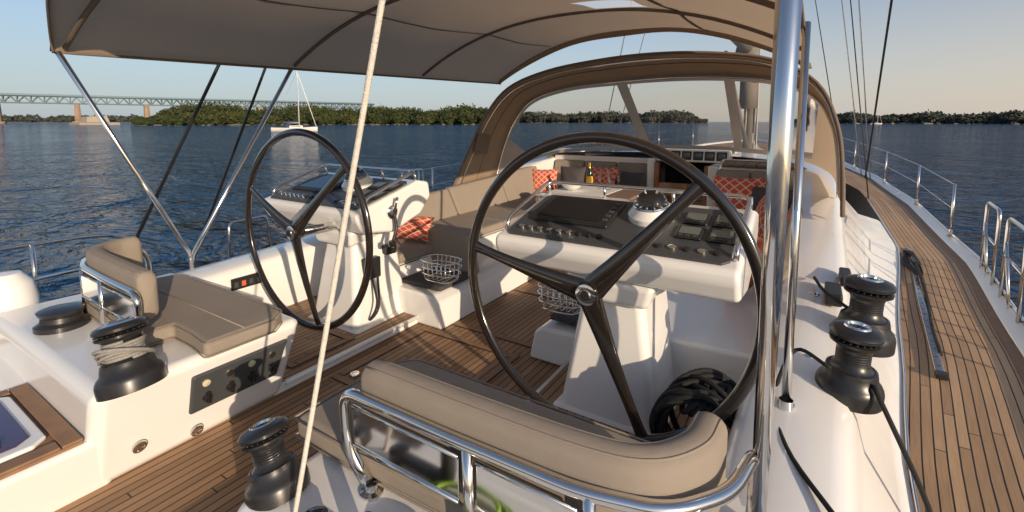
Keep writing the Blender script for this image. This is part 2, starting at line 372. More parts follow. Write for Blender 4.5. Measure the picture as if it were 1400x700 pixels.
def isl():
    x,y=polar(163.6,560)
    box("base",x-13,x+13,y-14,y+14,SEA-1,SEA+2.0,cm,an,.2)
    hexa("block",[(x-9,y-8,SEA+2.2),(x+9,y-8,SEA+2.2),(x+9,y+8,SEA+2.2),(x-9,y+8,SEA+2.2),(x-6,y-7,SEA+7),(x+7,y-7,SEA+7),(x+7,y+7,SEA+8),(x-6,y+7,SEA+8)],cm,an,.2)
isl()
def sloop(name,cx,cy,L,ang,mh):
    g=group(name,(cx,cy,SEA));M=Matrix.Translation((cx,cy,SEA))@Matrix.Rotation(ang,4,'Z')
    hull=simple("hull_white_paint",(.78,.75,.70),.4);sail=fabric("sail_cover_blue",(.03,.05,.12));mp=simple("mast_white",(.75,.74,.72),.4)
    rows=[]
    for i in range(13):
        t=i/12;x=(t-.5)*L;w=.155*L*math.sin(math.pi*min(1,(t*.80+.18)))**.7*(1 if t<.99 else .02);h=.085*L+.03*L*(t-.35)**2*2
        rows.append([(x,-w,h),(x,-w*.85,h*.45),(x,-w*.35,-.3),(x,w*.35,-.3),(x,w*.85,h*.45),(x,w,h)])
    grid("hull",rows,hull,g,M=M);grid("deck",[[r[0],r[-1]] for r in rows],hull,g,M=M)
    prism("transom",[(p[1],p[2]) for p in rows[0]],-L/2-.02,-L/2+.02,hull,g,0,M=M,axis='x')
    box("cabin",-.12*L,.17*L,-.08*L,.08*L,.085*L,.135*L,hull,g,.1,M=M)
    box("cabin_window",-.08*L,.12*L,-.0815*L,.0815*L,.105*L,.12*L,blackmat,g,.0,M=M)
    tube("mast",[(.1*L,0,.1*L),(.1*L,0,mh)],.16,mp,g,False,M=M)
    tube("boom",[(.1*L,0,.2*L),(-.25*L,0,.2*L)],.1,mp,g,False,M=M)
    tube("sail_cover",[(.09*L,0,.222*L),(-.05*L,0,.218*L),(-.24*L,0,.212*L)],.24,sail,g,M=M)
    box("spreader",.1*L-.06,.1*L+.06,-1.1,1.1,mh*.55,mh*.55+.1,mp,g,0,M=M)
    for p in((.49*L,0,.1*L),(-.49*L,0,.09*L),(.09*L,.14*L,.09*L),(.09*L,-.14*L,.09*L)): tube("stay",[p,(.1*L,0,mh)],.03,steel,g,False,k=5,M=M)
    tube("furled_jib",[(.47*L,0,.12*L),(.12*L,0,mh*.95)],.12,mp,g,False,k=6,M=M)
    box("spray_dodger",-.2*L,-.08*L,-.08*L,.08*L,.09*L,.175*L,sail,g,.3,M=M)
sloop("moored_sailboat",-127,84,12.5,math.radians(60),17.5)
sloop("moored_sailboat",60,640,11,math.radians(20),15)
sloop("moored_sailboat",-330,400,11,math.radians(10),15)
# ================================================================= yacht shell
Y=group("sailing_yacht")
OUT=[(-2,2.35),(0,2.62),(2,2.93),(4.1,3.19),(6.3,3.38),(9.7,3.37),(12.1,3.14),(15,2.55),(18,1.5),(20.5,.15)]
INN=[(-2,2.1),(1.5,2.25),(2.4,2.29),(3.7,2.43),(6.7,2.76),(10.6,2.72),(13,2.2),(15,1.5),(18,.4),(20.5,.0)]
DZ=[(-2,.15),(4,.15),(7,.19),(10,.27),(13,.42),(16,.6),(20.5,.85)]
ys=[-2+22.5*i/60 for i in range(61)]
for sg,nm in((1,"starboard"),(-1,"port")):
    rows=[];uvs=[]
    for y in ys:
        o=interp(OUT,y)-.12;n=interp(INN,y);z=interp(DZ,y);r=[]
        n=min(n,o-.01)
        for k in range(5):
            x=n+(o-n)*k/4;r.append((sg*x,y,z+.004));uvs.append((o-x,y))
        rows.append(r)
    grid("side_deck_teak_"+nm,rows,teak,Y,False,uvf=uvs)
    rows=[]
    for y in ys:
        o=interp(OUT,y);z=interp(DZ,y)
        rows.append([(sg*a,y,b) for a,b in((o-.135,z-.02),(o-.125,z+.025),(o-.07,z+.03),(o-.055,z+.055),(o-.015,z+.055),(o,z+.03),(o+.01,z-.1),(o-.02,z-.6),(max(.02,o-.25),z-1.2),(max(.01,o-.8),-1.7))])
    grid("topsides_"+nm,rows,gel,Y)
    tube("rubbing_rail_"+nm,[(sg*(interp(OUT,y)-.035),y,interp(DZ,y)+.062) for y in ys],.014,steel,Y,False,k=6)
    grid("teak_margin_"+nm,[[(sg*(interp(OUT,y)-.12),y,interp(DZ,y)+.008),(sg*(interp(OUT,y)-.19),y,interp(DZ,y)+.008)] for y in ys],teakplain,Y,False)
    XI=[(1.4,1.68),(3,1.72),(4.5,1.75),(7,1.75),(8,1.6)]
    ZT=[(1.4,.47),(2.2,.50),(3,.55),(4.5,.70),(6,.86),(7,.98),(8,1.08)]
    XT=[(-.6,2.05),(1.4,2.05),(3,2.12),(4.5,2.15),(7,2.2),(8,2.15)]
    rows=[]
    for i in range(34):
        y=1.42+i*.2;xi=interp(XI,y);zt=interp(ZT,y);xt=interp(XT,y);xb=interp(INN,y)+.01;zb=interp(DZ,y)
        rows.append([(sg*a,y,b) for a,b in((xi,-.02),(xi,zt-.06),(xi+.015,zt-.018),(xi+.05,zt),((xi+xt)/2,zt+.012),(xt-.07,zt),(xt-.02,zt-.02),(xt+.012,zt-.07),(xt+.04,(zt+zb)/2+.02),((xt+xb)/2+.04,zb+.09),(xb-.05,zb+.03),(xb,zb))])
    grid("coaming_"+nm,rows,gel,Y)
    rail("coaming_strip_"+nm,[(sg*(interp(INN,y)+.012),y,interp(DZ,y)+.012) for y in [ -1.5+i*.4 for i in range(30)]],.008,par=Y,k=6,fr=.01)
    q=[(.64,-.8,-.02),(2.2,-.8,-.02),(2.26,.7,-.02),(.64,.7,-.02),(.585,-.8,.25),(2.1,-.8,.27),(2.12,.7,.27),(.575,.7,.25)]
    c=[(.64,.60,-.02),(2.27,.60,-.02),(2.27,1.50,-.02),(.66,1.50,-.02),(.50,.615,.472),(2.1,.60,.475),(2.08,1.56,.475),(.50,1.56,.472)]
    if sg<0:
        c=[(-c[i][0],c[i][1],c[i][2]) for i in(1,0,3,2,5,4,7,6)];q=[(-q[i][0],q[i][1],q[i][2]) for i in(1,0,3,2,5,4,7,6)]
    hexa("aft_deck_"+nm,q,gel,Y,.03,4)
    hexa("helm_seat_base_"+nm,c,gel,Y,.06,6)
    x0,x1=(.66,1.72) if sg>0 else (-1.72,-.66)
    box("side_sole_core_"+nm,x0,x1,1.45,2.78,-.01,.055,gel,Y,.004)
    flat("side_sole_"+nm,x0,x1,1.5,2.75,.060,teakd,Y)
    rail("sole_trim_"+nm,[(sg*.655,1.52,.05),(sg*.655,2.72,.05)],.016,gel,Y)
flat("cockpit_sole",-1.9,1.9,-1.5,7.2,0,teakd,Y)
def frame(n,x0,x1,y0,y1,z,w=.05):
    for k,(a,b,c,d) in enumerate(((x0,x1,y0,y0+w),(x0,x1,y1-w,y1),(x0,x0+w,y0+w+.006,y1-w-.006),(x1-w,x1,y0+w+.006,y1-w-.006))):
        flat("caulk",a-.006,b+.006,c-.006,d+.006,z+.002+.0005*k,blackmat,Y)
        flat(n,a,b,c,d,z+.005+.0005*k,teakplain,Y)
frame("sole_hatch_margin",-.5,.5,2.75,3.7,0);frame("sole_hatch_margin",-.55,.30,1.75,2.6,0)
for sg in(-1,1): frame("sole_hatch_margin",*(sorted((sg*.75,sg*1.6))),1.62,2.1,.062,.045)
for x,y in((.2,3.6),(-.45,1.85)): lathe("lift_ring",[(.03,.004),(.028,.009),(.02,.009),(.018,.006),(.001,.006)],(x,y,.004),steel,Y,k=16)
rows=[]
for i in range(24):
    y=7.0+i*.38;t=i/23;w=1.75-1.35*t**2;zt=1.08-.42*t;zb=interp(DZ,y)
    rows.append([(w+.5*(1-t)+.1,y,zb),(w+.15,y,zt-.12),(w,y,zt-.02),(w*.6,y,zt+.03),(0,y,zt+.05),(-w*.6,y,zt+.03),(-w,y,zt-.02),(-w-.15,y,zt-.12),(-w-.5*(1-t)-.1,y,zb)])
grid("coachroof",rows,gel,Y)
rows=[]
for y in ys:
    if y<12: continue
    o=interp(INN,y)+.05;z=interp(DZ,y)-.002;rows.append([(-o,y,z),(0,y,z+.05),(o,y,z)])
grid("foredeck",rows,nonskid,Y)
def bench(sg,y0,y1):
    o=[(sg*.40,0),(sg*.44,.20),(sg*.52,.25),(sg*.92,.26),(sg*.96,.36),(sg*1.0,.385),(sg*1.73,.385),(sg*1.73,0)]
    if sg<0:o=o[::-1]
    prism("bench_base_"+("port" if sg<0 else "starboard"),o,y0,y1,gel,Y,.025,4,axis='y')
bench(-1,2.62,6.9)
o=[(.36,0),(.40,.20),(.46,.24),(.95,.25),(1.0,.36),(1.73,.38),(1.73,0)]
prism("bench_base_starboard",o,2.62,5.6,gel,Y,.025,4,axis='y')
sc=group("bench_seat_cushion",(-1.3,4,.4))
yy=[2.75,3.25,4.35,5.45,6.5]
for i in range(4): cushion("cushion",[(-1.66,yy[i]+.006),(-.96,yy[i]+.006),(-.96,yy[i+1]-.006),(-1.66,yy[i+1]-.006)],.39,.475,sc)
for i in range(1,4):
    c=[(-1.74,yy[i]+.01,.46),(-1.60,yy[i]+.01,.47),(-1.60,yy[i+1]-.01,.47),(-1.74,yy[i+1]-.01,.46),(-1.86,yy[i]+.01,.66+.06*i),(-1.76,yy[i]+.01,.67+.06*i),(-1.76,yy[i+1]-.01,.72+.06*i),(-1.86,yy[i+1]-.01,.71+.06*i)]
    hexa("back_cushion",c,cush,sc,.03,4)
for sg in(-1,1):
    q=group("locker_pad",(sg*.7,2.9,.27));a,b=sorted((sg*.48,sg*.9));cushion("pad",[(a,2.70),(b,2.70),(b,3.10),(a,3.10)],.262,.30,q,greycl,.012)
q=group("end_cushion",(-.8,3.1,.5))
hexa("pad",[(-1.05,3.12,.29),(-.46,3.12,.27),(-.46,3.22,.27),(-1.05,3.22,.29),(-1.18,3.20,.62),(-.60,3.20,.58),(-.60,3.29,.60),(-1.18,3.29,.64)],cush,q,.035,4)
cs=group("forward_bench",(-.9,6.5,.4))
cushion("cushion",[(-1.66,6.51),(-.1,6.51),(-.1,7.0),(-1.66,7.0)],.39,.475,cs)
box("base",-1.7,-.1,6.5,7.0,0,.385,gel,cs,.02)
for i in range(3):
    x=-1.72+i*.54;hexa("back_cushion",[(x,6.92,.47),(x+.53,6.92,.47),(x+.53,7.02,.47),(x,7.02,.47),(x,7.04,.95),(x+.53,7.04,.95),(x+.53,7.14,.95),(x,7.14,.95)],cush,cs,.03,4)
cr_=group("companionway",(.35,6.9,.6))
box("bulkhead",-.12,0.0,6.85,7.1,0,1.05,gel,cr_,.02);box("bulkhead_starboard",.80,1.75,6.35,7.1,0,1.02,gel,cr_,.02)
box("bulkhead_port",-1.75,-.12,7.1,7.2,0,1.03,gel,cr_,.01)
box("door_frame_left",0.0,.07,6.8,6.9,.1,1.0,mahog,cr_,.01);box("door_frame_right",.73,.80,6.5,6.6,.1,1.0,mahog,cr_,.01)
box("threshold",.0,.8,6.5,6.9,.45,.5,mahog,cr_,.01);box("washboard",.07,.73,6.8,6.83,.5,.72,mahog,cr_,.005)
box("interior_dark",.02,.78,7.35,7.4,-.3,1.0,blackmat,cr_,0)
box("interior_shelf",.05,.75,7.0,7.3,.6,.64,mahog,cr_,.01)
box("sliding_hatch",-.05,.95,7.05,8.2,1.10,1.16,gel,cr_,.02)
ip=group("instrument_pod",(.5,7,1.1))
hexa("housing",[(.02,6.82,1.02),(1.0,6.82,1.02),(1.0,7.05,1.02),(.02,7.05,1.02),(.04,6.86,1.19),(.98,6.86,1.19),(.98,7.05,1.19),(.04,7.05,1.19)],gel,ip,.02)
for i in range(6):
    x=.07+i*.15;hexa("display_bezel",[(x,6.822,1.05),(x+.13,6.822,1.05),(x+.13,6.84,1.05),(x,6.84,1.05),(x,6.846,1.17),(x+.13,6.846,1.17),(x+.13,6.87,1.17),(x,6.87,1.17)],blackmat,ip,.006)
    hexa("display_face",[(x+.02,6.822,1.075),(x+.11,6.822,1.075),(x+.11,6.84,1.075),(x+.02,6.84,1.075),(x+.02,6.8385,1.15),(x+.11,6.8385,1.15),(x+.11,6.86,1.15),(x+.02,6.86,1.15)],lcd,ip,0)
ss=group("forward_seat",(1.3,5.7,.6))
box("base",.9,1.74,4.2,6.3,0,.385,gel,ss,.02)
cushion("cushion",[(.92,4.25),(1.70,4.25),(1.70,6.0),(.92,6.0)],.39,.48,ss)
for i,(xa,xb) in enumerate(((.93,1.30),(1.31,1.70))): hexa("back_cushion",[(xa,5.96,.48),(xb,5.96,.48),(xb,6.08,.48),(xa,6.08,.48),(xa,6.14,1.0),(xb,6.14,1.0),(xb,6.26,1.0),(xa,6.26,1.0)],cush,ss,.035,4)
for i in range(3):
    hexa("side_back_cushion",[(1.62,3.3+i*.9,.5),(1.74,3.3+i*.9,.5),(1.74,4.18+i*.9,.5),(1.62,4.18+i*.9,.5),(1.76,3.3+i*.9,.72),(1.86,3.3+i*.9,.72),(1.86,4.18+i*.9,.8),(1.76,4.18+i*.9,.8)],cush,ss,.03,4)
for i in range(6): box("teak_slat",.95+i*.135,1.075+i*.135,6.3,7.0,1.03,1.06,teakplain,ss,.004)
rail("grab_rail",[(.98,6.1,1.0),(.98,6.2,1.12),(1.75,6.2,1.12),(1.75,6.2,1.0)],.013,par=ss)
def pillow(cx,cy,cz,w,h,t,rz,rx,m,name="throw_pillow"):
    M=Matrix.Translation((cx,cy,cz))@Matrix.Rotation(rz,4,'Z')@Matrix.Rotation(rx,4,'X');vs=[];uv=[];K=10
    fs=[]
    for side in(-1,1):
        b0=len(vs)
        for i in range(K+1):
            for j in range(K+1):
                u=i/K*2-1;v=j/K*2-1;e=(1-u*u)*(1-v*v)
                sx=w/2*u*(1-.09*(1-v*v)*u*u);sz=h/2*v*(1-.09*(1-u*u)*v*v)
                vs.append((sx*(1.0+.04*abs(u*v)),side*t/2*max(0.0,e)**.42+.004*math.sin(7*u+5*v+cx*9),sz));uv.append((i/K,j/K))
        for i in range(K):
            for j in range(K):
                a=b0+i*(K+1)+j;q=(a,a+K+1,a+K+2,a+1);fs.append(q if side<0 else q[::-1])
    mk(name,vs,fs,m,None,True,sub=1,M=M,uv=uv)
pillow(-1.55,6.35,.66,.42,.42,.16,.5,-.35,coralm);pillow(-1.25,6.72,.68,.42,.42,.16,.1,-.3,greycl);pillow(-.78,6.75,.70,.50,.42,.16,-.1,-.3,coralm);pillow(-.35,6.78,.66,.4,.38,.15,-.2,-.3,greycl)
pillow(1.25,5.62,.74,.52,.50,.17,.1,-.3,coralm);pillow(1.56,5.50,.70,.44,.42,.16,-.35,-.3,greycl);pillow(1.58,4.8,.72,.42,.44,.16,-1.2,-.3,coralm)
pillow(-1.25,3.15,.60,.50,.24,.18,.15,-.5,coralm)
pillow(1.55,3.6,.62,.46,.40,.18,-1.2,-.4,orange)
tb=group("cockpit_table",(-.35,5.4,.6))
prism("top",[(-.8,4.75),(.1,4.75),(.16,4.85),(.16,5.95),(.1,6.05),(-.8,6.05),(-.86,5.95),(-.86,4.85)],.66,.70,teakplain,tb,.01)
box("pedestal",-.45,-.2,4.95,5.85,0,.66,gel,tb,.03);rail("grab_rail",[(-.7,4.70,.62),(-.7,4.66,.78),(.05,4.66,.78),(.05,4.70,.62)],.012,par=tb)
wc=group("white_tablecloth",(-.6,5.5,.71));box("cloth",-.86,-.15,4.9,6.0,.703,.709,whitecl,wc,.002);box("cloth_drop",-.868,-.862,4.9,6.0,.55,.709,whitecl,wc,.002)
lathe("champagne_bottle",[(.001,0),(.043,.003),(.044,.15),(.040,.18),(.018,.24),(.014,.255),(.017,.258),(.017,.31),(.001,.313)],(-.63,5.95,.712),simple("dark_green_glass",(.01,.03,.012),.1,coat=1))
b2=bpy.data.objects["champagne_bottle"]
lathe("foil",[(.0185,.235),(.0155,.255),(.0185,.258),(.0185,.312),(.001,.316)],(-.63,5.95,.712),simple("gold_foil",(.8,.5,.1),.3,metal=1),b2)
lathe("label",[(.0452,.04),(.0452,.13)],(-.63,5.95,.712),simple("gold_label",(.75,.42,.05),.5),b2)
def glassobj(x,y):lathe("champagne_glass",[(.001,0),(.03,.002),(.004,.006),(.003,.09),(.02,.12),(.025,.17),(.021,.22),(.019,.22),(.023,.17),(.018,.12),(.001,.1)],(x,y,.712),glass,k=16)
for x,y in((-.42,5.8),(-.34,5.9),(-.27,5.75),(-.2,5.9)): glassobj(x,y)
lathe("white_bowl",[(.001,.0),(.06,.0),(.12,.05),(.15,.09),(.145,.09),(.115,.05),(.001,.015)],(-.66,5.45,.712),gel)
# ---------------------------------------------------------------- helm consoles
def console(x0,x1,px0,px1):
    g=group("helm_console",((x0+x1)/2,2.4,0))
    prof=[(2.17,.80),(2.11,.90),(2.115,.955),(2.72,1.12),(2.84,1.10),(2.86,.98),(2.74,.85),(2.45,.76)]
    prism("pod",prof,x0,x1,gel,g,.035,5,axis='x')
    a=math.atan2(.165,.605);M=Matrix.Translation((x0,2.12,.957))@Matrix.Rotation(a,4,'X');W=x1-x0
    prism("inset_panel",[(.08,.03),(W-.08,.03),(W-.05,.06),(W-.05,.54),(W-.08,.57),(.08,.57),(.05,.54),(.05,.06)],-.004,.010,greypanel,g,.004,M=M)
    box("plotter_bezel",.12,.58,.20,.53,.0,.030,blackmat,g,.012,M=M);box("plotter_screen",.15,.52,.235,.50,.0295,.032,screenm,g,.001,M=M)
    for i in range(5): box("plotter_key",.532,.560,.25+i*.05,.275+i*.05,.029,.036,greypanel,g,.003,M=M)
    cx,cy=W*.61,.40
    lathe("compass_base",[(.122,0),(.122,.03),(.10,.055),(.092,.07),(.088,.07)],(cx,cy,.008),gel,g,M=M)
    lathe("compass_card",[(.088,.068),(.001,.085)],(cx,cy,.008),blackmat,g,M=M)
    lathe("compass_dome",[(.087,.07),(.082,.10),(.065,.13),(.035,.15),(.001,.155)],(cx,cy,.008),glass,g,M=M)
    lathe("compass_ring",[(.086,.07),(.092,.076),(.088,.082)],(cx,cy,.008),steel,g,M=M)
    for k in range(12):
        an=k*math.pi/6;box("compass_mark",-.003,.003,-.078,-.055,.080,.084,gel,g,0,M=M@Matrix.Translation((cx,cy,.008))@Matrix.Rotation(an,4,'Z'))
    for i in range(2):
        for j in range(2):
            u=W*.74+i*.145;v=.20+j*.16
            box("instrument_bezel",u,u+.125,v,v+.125,.005,.024,blackmat,g,.010,M=M);box("instrument_lcd",u+.015,u+.11,v+.035,v+.11,.0235,.0265,lcd,g,.002,M=M)
            for k in range(3):box("instrument_key",u+.02+k*.033,u+.04+k*.033,v+.01,v+.022,.0235,.028,greypanel,g,.001,M=M)
    for i in range(9):
        lathe("push_button",[(.017,0),(.017,.012),(.012,.016),(.001,.016)],(.12+i*.057,.105,.010),steel if i<6 else blackmat,g,k=14,M=M)
    for i in range(5):
        lathe("control_knob",[(.02,0),(.02,.008),(.013,.012),(.001,.012)],(W*.70+i*.066,.105,.010),steel if i%2 else blackmat,g,k=14,M=M)
    for i in range(5): box("instrument_button",.14+i*.07,.17+i*.07,.06,.072,.0095,.012,lcd,g,.001,M=M)
    rail("grab_rail",[(.03,.08,.0),(.03,.12,.055),(.03,.62,.075),(W-.03,.62,.075),(W-.03,.12,.055),(W-.03,.08,.0)],.012,par=g,M=M,fr=.07)
    for u in(.03,W*.33,W*.66,W-.03): rail("rail_post",[(u,.62,-.04),(u,.62,.075)],.009,par=g,M=M)
    hexa("pedestal",[(px0-.10,2.16,.0),(px1+.12,2.16,.0),(px1+.10,2.72,.0),(px0-.08,2.72,.0),(px0,2.26,.70),(px1,2.26,.70),(px1,2.66,.86),(px0,2.66,.86)],gel,g,.045,6)
    hexa("pedestal_plinth",[(px0-.15,2.12,.0),(px1+.17,2.12,.0),(px1+.15,2.78,.0),(px0-.13,2.78,.0),(px0-.12,2.15,.075),(px1+.14,2.15,.075),(px1+.12,2.75,.075),(px0-.10,2.75,.075)],gel,g,.03,5)
    hexa("neck",[(px0-.04,2.2,.66),(px1+.04,2.2,.66),(px1+.04,2.7,.74),(px0-.04,2.7,.74),(px0-.08,2.18,.79),(px1+.08,2.18,.79),(px1+.08,2.78,.86),(px0-.08,2.78,.86)],gel,g,.035,5)
    fxr=lambda z:px1+.12-.12*z/.70
    def pt(y,z,o): return (fxr(z)+o,y,z)
    c=[(2.30,.22),(2.58,.22),(2.56,.52),(2.32,.52)]
    q=[pt(y,z,-.01) for y,z in c];q2=[pt(y,z,.006) for y,z in c]
    hexa("access_door",[q[0],q2[0],q2[1],q[1],q[3],q2[3],q2[2],q[2]],gel,g,.006)
    return g
gR=console(.43,1.67,.90,1.22)
gL=console(-1.86,-.70,-1.25,-.93)
lathe("throttle_boss",[(.05,0),(.05,.02),(.03,.035),(.001,.035)],(-.70,2.42,.92),steel,gL,axis=(1,0,0))
tube("throttle_lever",[(-.665,2.42,.92),(-.65,2.42,.80),(-.64,2.38,.72)],.012,blackmat,gL);lathe("lever_knob",[(.001,-.03),(.025,-.02),(.028,0),(.025,.02),(.001,.03)],(-.64,2.37,.70),blackgloss,gL)
tube("chrome_lever",[(-.665,2.42,.93),(-.64,2.43,1.03)],.011,steel,gL,False)
box("socket_box",-.93,-.84,2.30,2.44,.40,.56,blackmat,gL,.012);box("outlet_box",-.92,-.83,2.5,2.6,.55,.62,blackmat,gL,.012)
tube("hand_set_cord",[(-.86,2.36,.42),(-.74,2.3,.25),(-.80,2.28,.12),(-.78,2.35,.2),(-.86,2.42,.42)],.008,blackrub,gL)
def basket(cx,cy,cz):
    g=group("wire_bottle_basket",(cx,cy,cz))
    for k,(z,w) in enumerate(((0,.8),(.05,.95),(.10,1),(.15,1))):
        tube("ring",[(cx-.13*w,cy-.09*w,cz+z),(cx+.13*w,cy-.09*w,cz+z),(cx+.13*w,cy+.09*w,cz+z),(cx-.13*w,cy+.09*w,cz+z)],.005,steel,g,cyc=True,k=6,seg=4)
    for i in range(6):
        x=cx-.11+.044*i
        rail("wire",[(x,cy-.09,cz+.15),(x,cy-.07,cz),(x,cy+.07,cz),(x,cy+.09,cz+.15)],.004,par=g,k=5,fr=.02)
basket(.56,2.72,.36);basket(-.50,2.74,.36)
# ---------------------------------------------------------------- wheels
def wheel(cx,cy,cz,R,angs):
    g=group("steering_wheel",(cx,cy,cz));pts=[(cx+R*math.cos(2*math.pi*i/96),cy,cz+R*math.sin(2*math.pi*i/96)) for i in range(96)]
    sweep("rim",pts,[(a*.025,b*.020) for a,b in circ(1,14)],blackgloss,g,cyc=True)
    hy=cy-.06
    for a in angs:
        t=math.radians(a);d=Vector((math.cos(t),0,math.sin(t)));n=14
        vs=[];K=12
        pr=Vector((-d.z,0,d.x))
        for i in range(n+1):
            s=i/n;r=s*(R-.01);y=hy+.06*(s**1.6);w=(.040*(1-s)**1.5+.019+.012*s**6);th=.018-.006*s
            c=Vector((cx,y,cz))+d*r
            for q in range(K):
                an=2*math.pi*q/K;vs.append(tuple(c+pr*w*math.cos(an)+Vector((0,1,0))*th*math.sin(an)))
        fs=[(i*K+q,i*K+(q+1)%K,(i+1)*K+(q+1)%K,(i+1)*K+q) for i in range(n) for q in range(K)]
        mk("spoke",vs,fs,blackgloss,g)
    lathe("hub_body",[(.001,.03),(.050,.028),(.056,.0),(.05,-.05),(.001,-.05)],(cx,hy,cz),blackgloss,g,axis=(0,-1,0))
    lathe("hub_cap",[(.001,.012),(.022,.012),(.026,.006),(.034,.006),(.046,.002),(.047,-.01)],(cx,hy-.028,cz),steel,g,axis=(0,-1,0))
    lathe("hub_badge",[(.001,.0155),(.021,.0155),(.0215,.009)],(cx,hy-.028,cz),blackmat,g,axis=(0,-1,0))
    tube("shaft",[(cx,hy,cz),(cx,2.3,cz-.02)],.028,steel,g,False)
wheel(1.11,1.9,.845,.668,(171,49,-69));wheel(-1.0,1.9,.845,.665,(158,44,-78))
# ---------------------------------------------------------------- winches
def winch(x,y,z,s=1.0,tilt=(0,0,1),rope=None,cap=None,hs=1.0):
    cap=cap or winchblack
    g=group("winch",(x,y,z));M=Matrix.Translation((x,y,z))@Vector((0,0,1)).rotation_difference(Vector(tilt)).to_matrix().to_4x4()@Matrix.Diagonal((s,s,s*hs,1))
    O=(0,0,0)
    lathe("base",[(.150,-.05),(.150,.0),(.146,.014),(.138,.028),(.122,.042),(.116,.070),(.112,.084),(.100,.088)],O,winchblack,g,M=M,k=40)
    lathe("drum",[(.098,.086),(.084,.096),(.074,.12),(.072,.155),(.082,.180),(.100,.195)],O,winchblack,g,M=M,k=40)
    for k in range(6): lathe("drum_groove",[(.0735,.103+.011*k),(.0775,.107+.011*k),(.0735,.111+.011*k)],O,blackmat,g,M=M)
    lathe("self_tailer_lower",[(.100,.195),(.112,.199),(.114,.209),(.085,.218)],O,winchblack,g,M=M,k=40)
    lathe("self_tailer_upper",[(.085,.220),(.116,.229),(.118,.242),(.108,.254),(.088,.260)],O,winchblack,g,M=M,k=40)
    for k in range(24): box("tailer_rib",.088,.112,-.003,.003,.2165,.2215,blackmat,g,0,M=M@Matrix.Rotation(k*math.pi/12,4,'Z'))
    lathe("top_cap",[(.090,.2595),(.072,.265),(.055,.268),(.050,.262),(.001,.262)],O,cap,g,M=M,k=40)
    lathe("top_ring",[(.060,.267),(.056,.2725),(.044,.2725),(.040,.262)],O,steel,g,M=M)
    lathe("socket",[(.020,.2625),(.018,.266),(.012,.266),(.010,.255),(.001,.255)],O,blackmat,g,M=M,k=8)
    box("stripper_arm",-.022,.022,.05,.13,.203,.247,winchblack,g,.008,M=M)
    if rope:
        P=[]
        for i in range(150):
            a=i/150*2*math.pi*6;r=.088+.006*math.sin(i*.3);P.append((r*math.cos(a),r*math.sin(a),.092+.085*i/150))
        sweep("wrapped_line",P,circ(.0080,7),rope,g,M=M)
        for k in range(3):
            a=.108+.006*k
            tube("hanging_line",[(a*math.cos(t),a*math.sin(t),.090+.014*k+.045*math.sin(t+2.2+.3*k)) for t in [i*math.pi/4 for i in range(8)]],.0080,rope,g,cyc=True,k=7,M=M)
    return g
winch(-.535,.755,.487,.82,(-.27,-.03,1),ropeg,alum,1.12);winch(.565,.745,.485,.60,(-.34,-.02,1),hs=1.12)
winch(2.07,2.27,.515,.78,(.05,-.03,1),hs=1.22);winch(2.15,2.80,.545,.88,(.05,-.02,1),hs=1.2)
lathe("capped_deck_winch",[(.115,0),(.115,.03),(.09,.045),(.085,.07),(.095,.085),(.10,.10),(.06,.11),(.001,.112)],(-1.50,.78,.47),winchblack)
# ---------------------------------------------------------------- helm seats
def helmseat(sg):
    g=group("helm_seat",(sg*1.1,1.1,.5))
    X=lambda pts:[(sg*p[0],)+tuple(p[1:]) for p in pts]
    out=[(.42,.90),(.72,.895),(.80,.90),(1.62,.93),(1.70,1.12),(1.70,1.43),(.50,1.43),(.42,1.34)]
    if sg<0: out=[(.42,1.34),(.50,1.43),(1.66,1.43),(1.70,1.2),(1.62,.90),(.80,.86),(.78,1.02),(.60,1.02),(.42,1.0)][::-1]
    o=X(out)
    if sg<0:o=o[::-1]
    cushion("seat_cushion",o,.482,.565,g,bev=.03)
    sweep("seat_seam",X([(.44,1.19,.5655),(1.0,1.19,.567),(1.68,1.19,.5655)]),circ(.004,6),cush,g)
    path=cat(X([(.80,.93,.738),(1.15,.935,.738),(1.48,.95,.738),(1.62,.99,.738),(1.695,1.09,.738),(1.71,1.20,.738)]),7)
    sweep("backrest_pad",path,rrect(.085,.24,.04,6),cush,g,up=(0,0,1),endr=.035)
    for dz,dn in((.112,.026),(.112,-.026)):
        P=[]
        for i,p in enumerate(path):
            t=(path[min(i+1,len(path)-1)]-path[max(i-1,0)]).normalized();P.append(p+Vector((t.y,-t.x,0))*dn+Vector((0,0,dz)))
        sweep("pad_piping",P,circ(.0035,6),cush,g)
    rail("frame_tube",X([(.83,.882,.48),(.745,.868,.60),(.735,.868,.775),(1.15,.872,.775),(1.50,.885,.775),(1.68,.94,.77),(1.78,1.07,.765),(1.81,1.24,.765),(1.81,1.30,.68),(1.81,1.30,.47)]),.017,par=g,fr=.06,k=14)
    rail("inner_tube",X([(1.72,.98,.765),(1.77,1.05,.62),(1.78,1.10,.47)]),.015,par=g,fr=.1,k=12)
    for px,py in((1.20,.873),(1.52,.89)): rail("upright",X([(px,py,.775),(px+.01,py,.46)]),.015,par=g,k=12)
    for a,b_,yy_ in((.775,1.175,.868),(1.225,1.50,.876)):
        box("kick_plate",*sorted((sg*a,sg*b_)),yy_,yy_+.006,.615,.735,steel,g,.002)
        rail("plate_edge",X([(a,yy_-.001,.737),(b_,yy_-.001,.737)]),.006,par=g,k=8);rail("plate_edge",X([(a,yy_-.001,.613),(b_,yy_-.001,.613)]),.006,par=g,k=8)
    for a,b_ in((.83,.882),(1.21,.873),(1.53,.89),(1.81,1.30)):
        lathe("foot",[(.035,0),(.035,.006),(.02,.012),(.018,.03)],(sg*a,b_,.474),steel,g,k=16)
helmseat(1);helmseat(-1)
GC=group("lime_line_coil",(1.1,.8,.49))
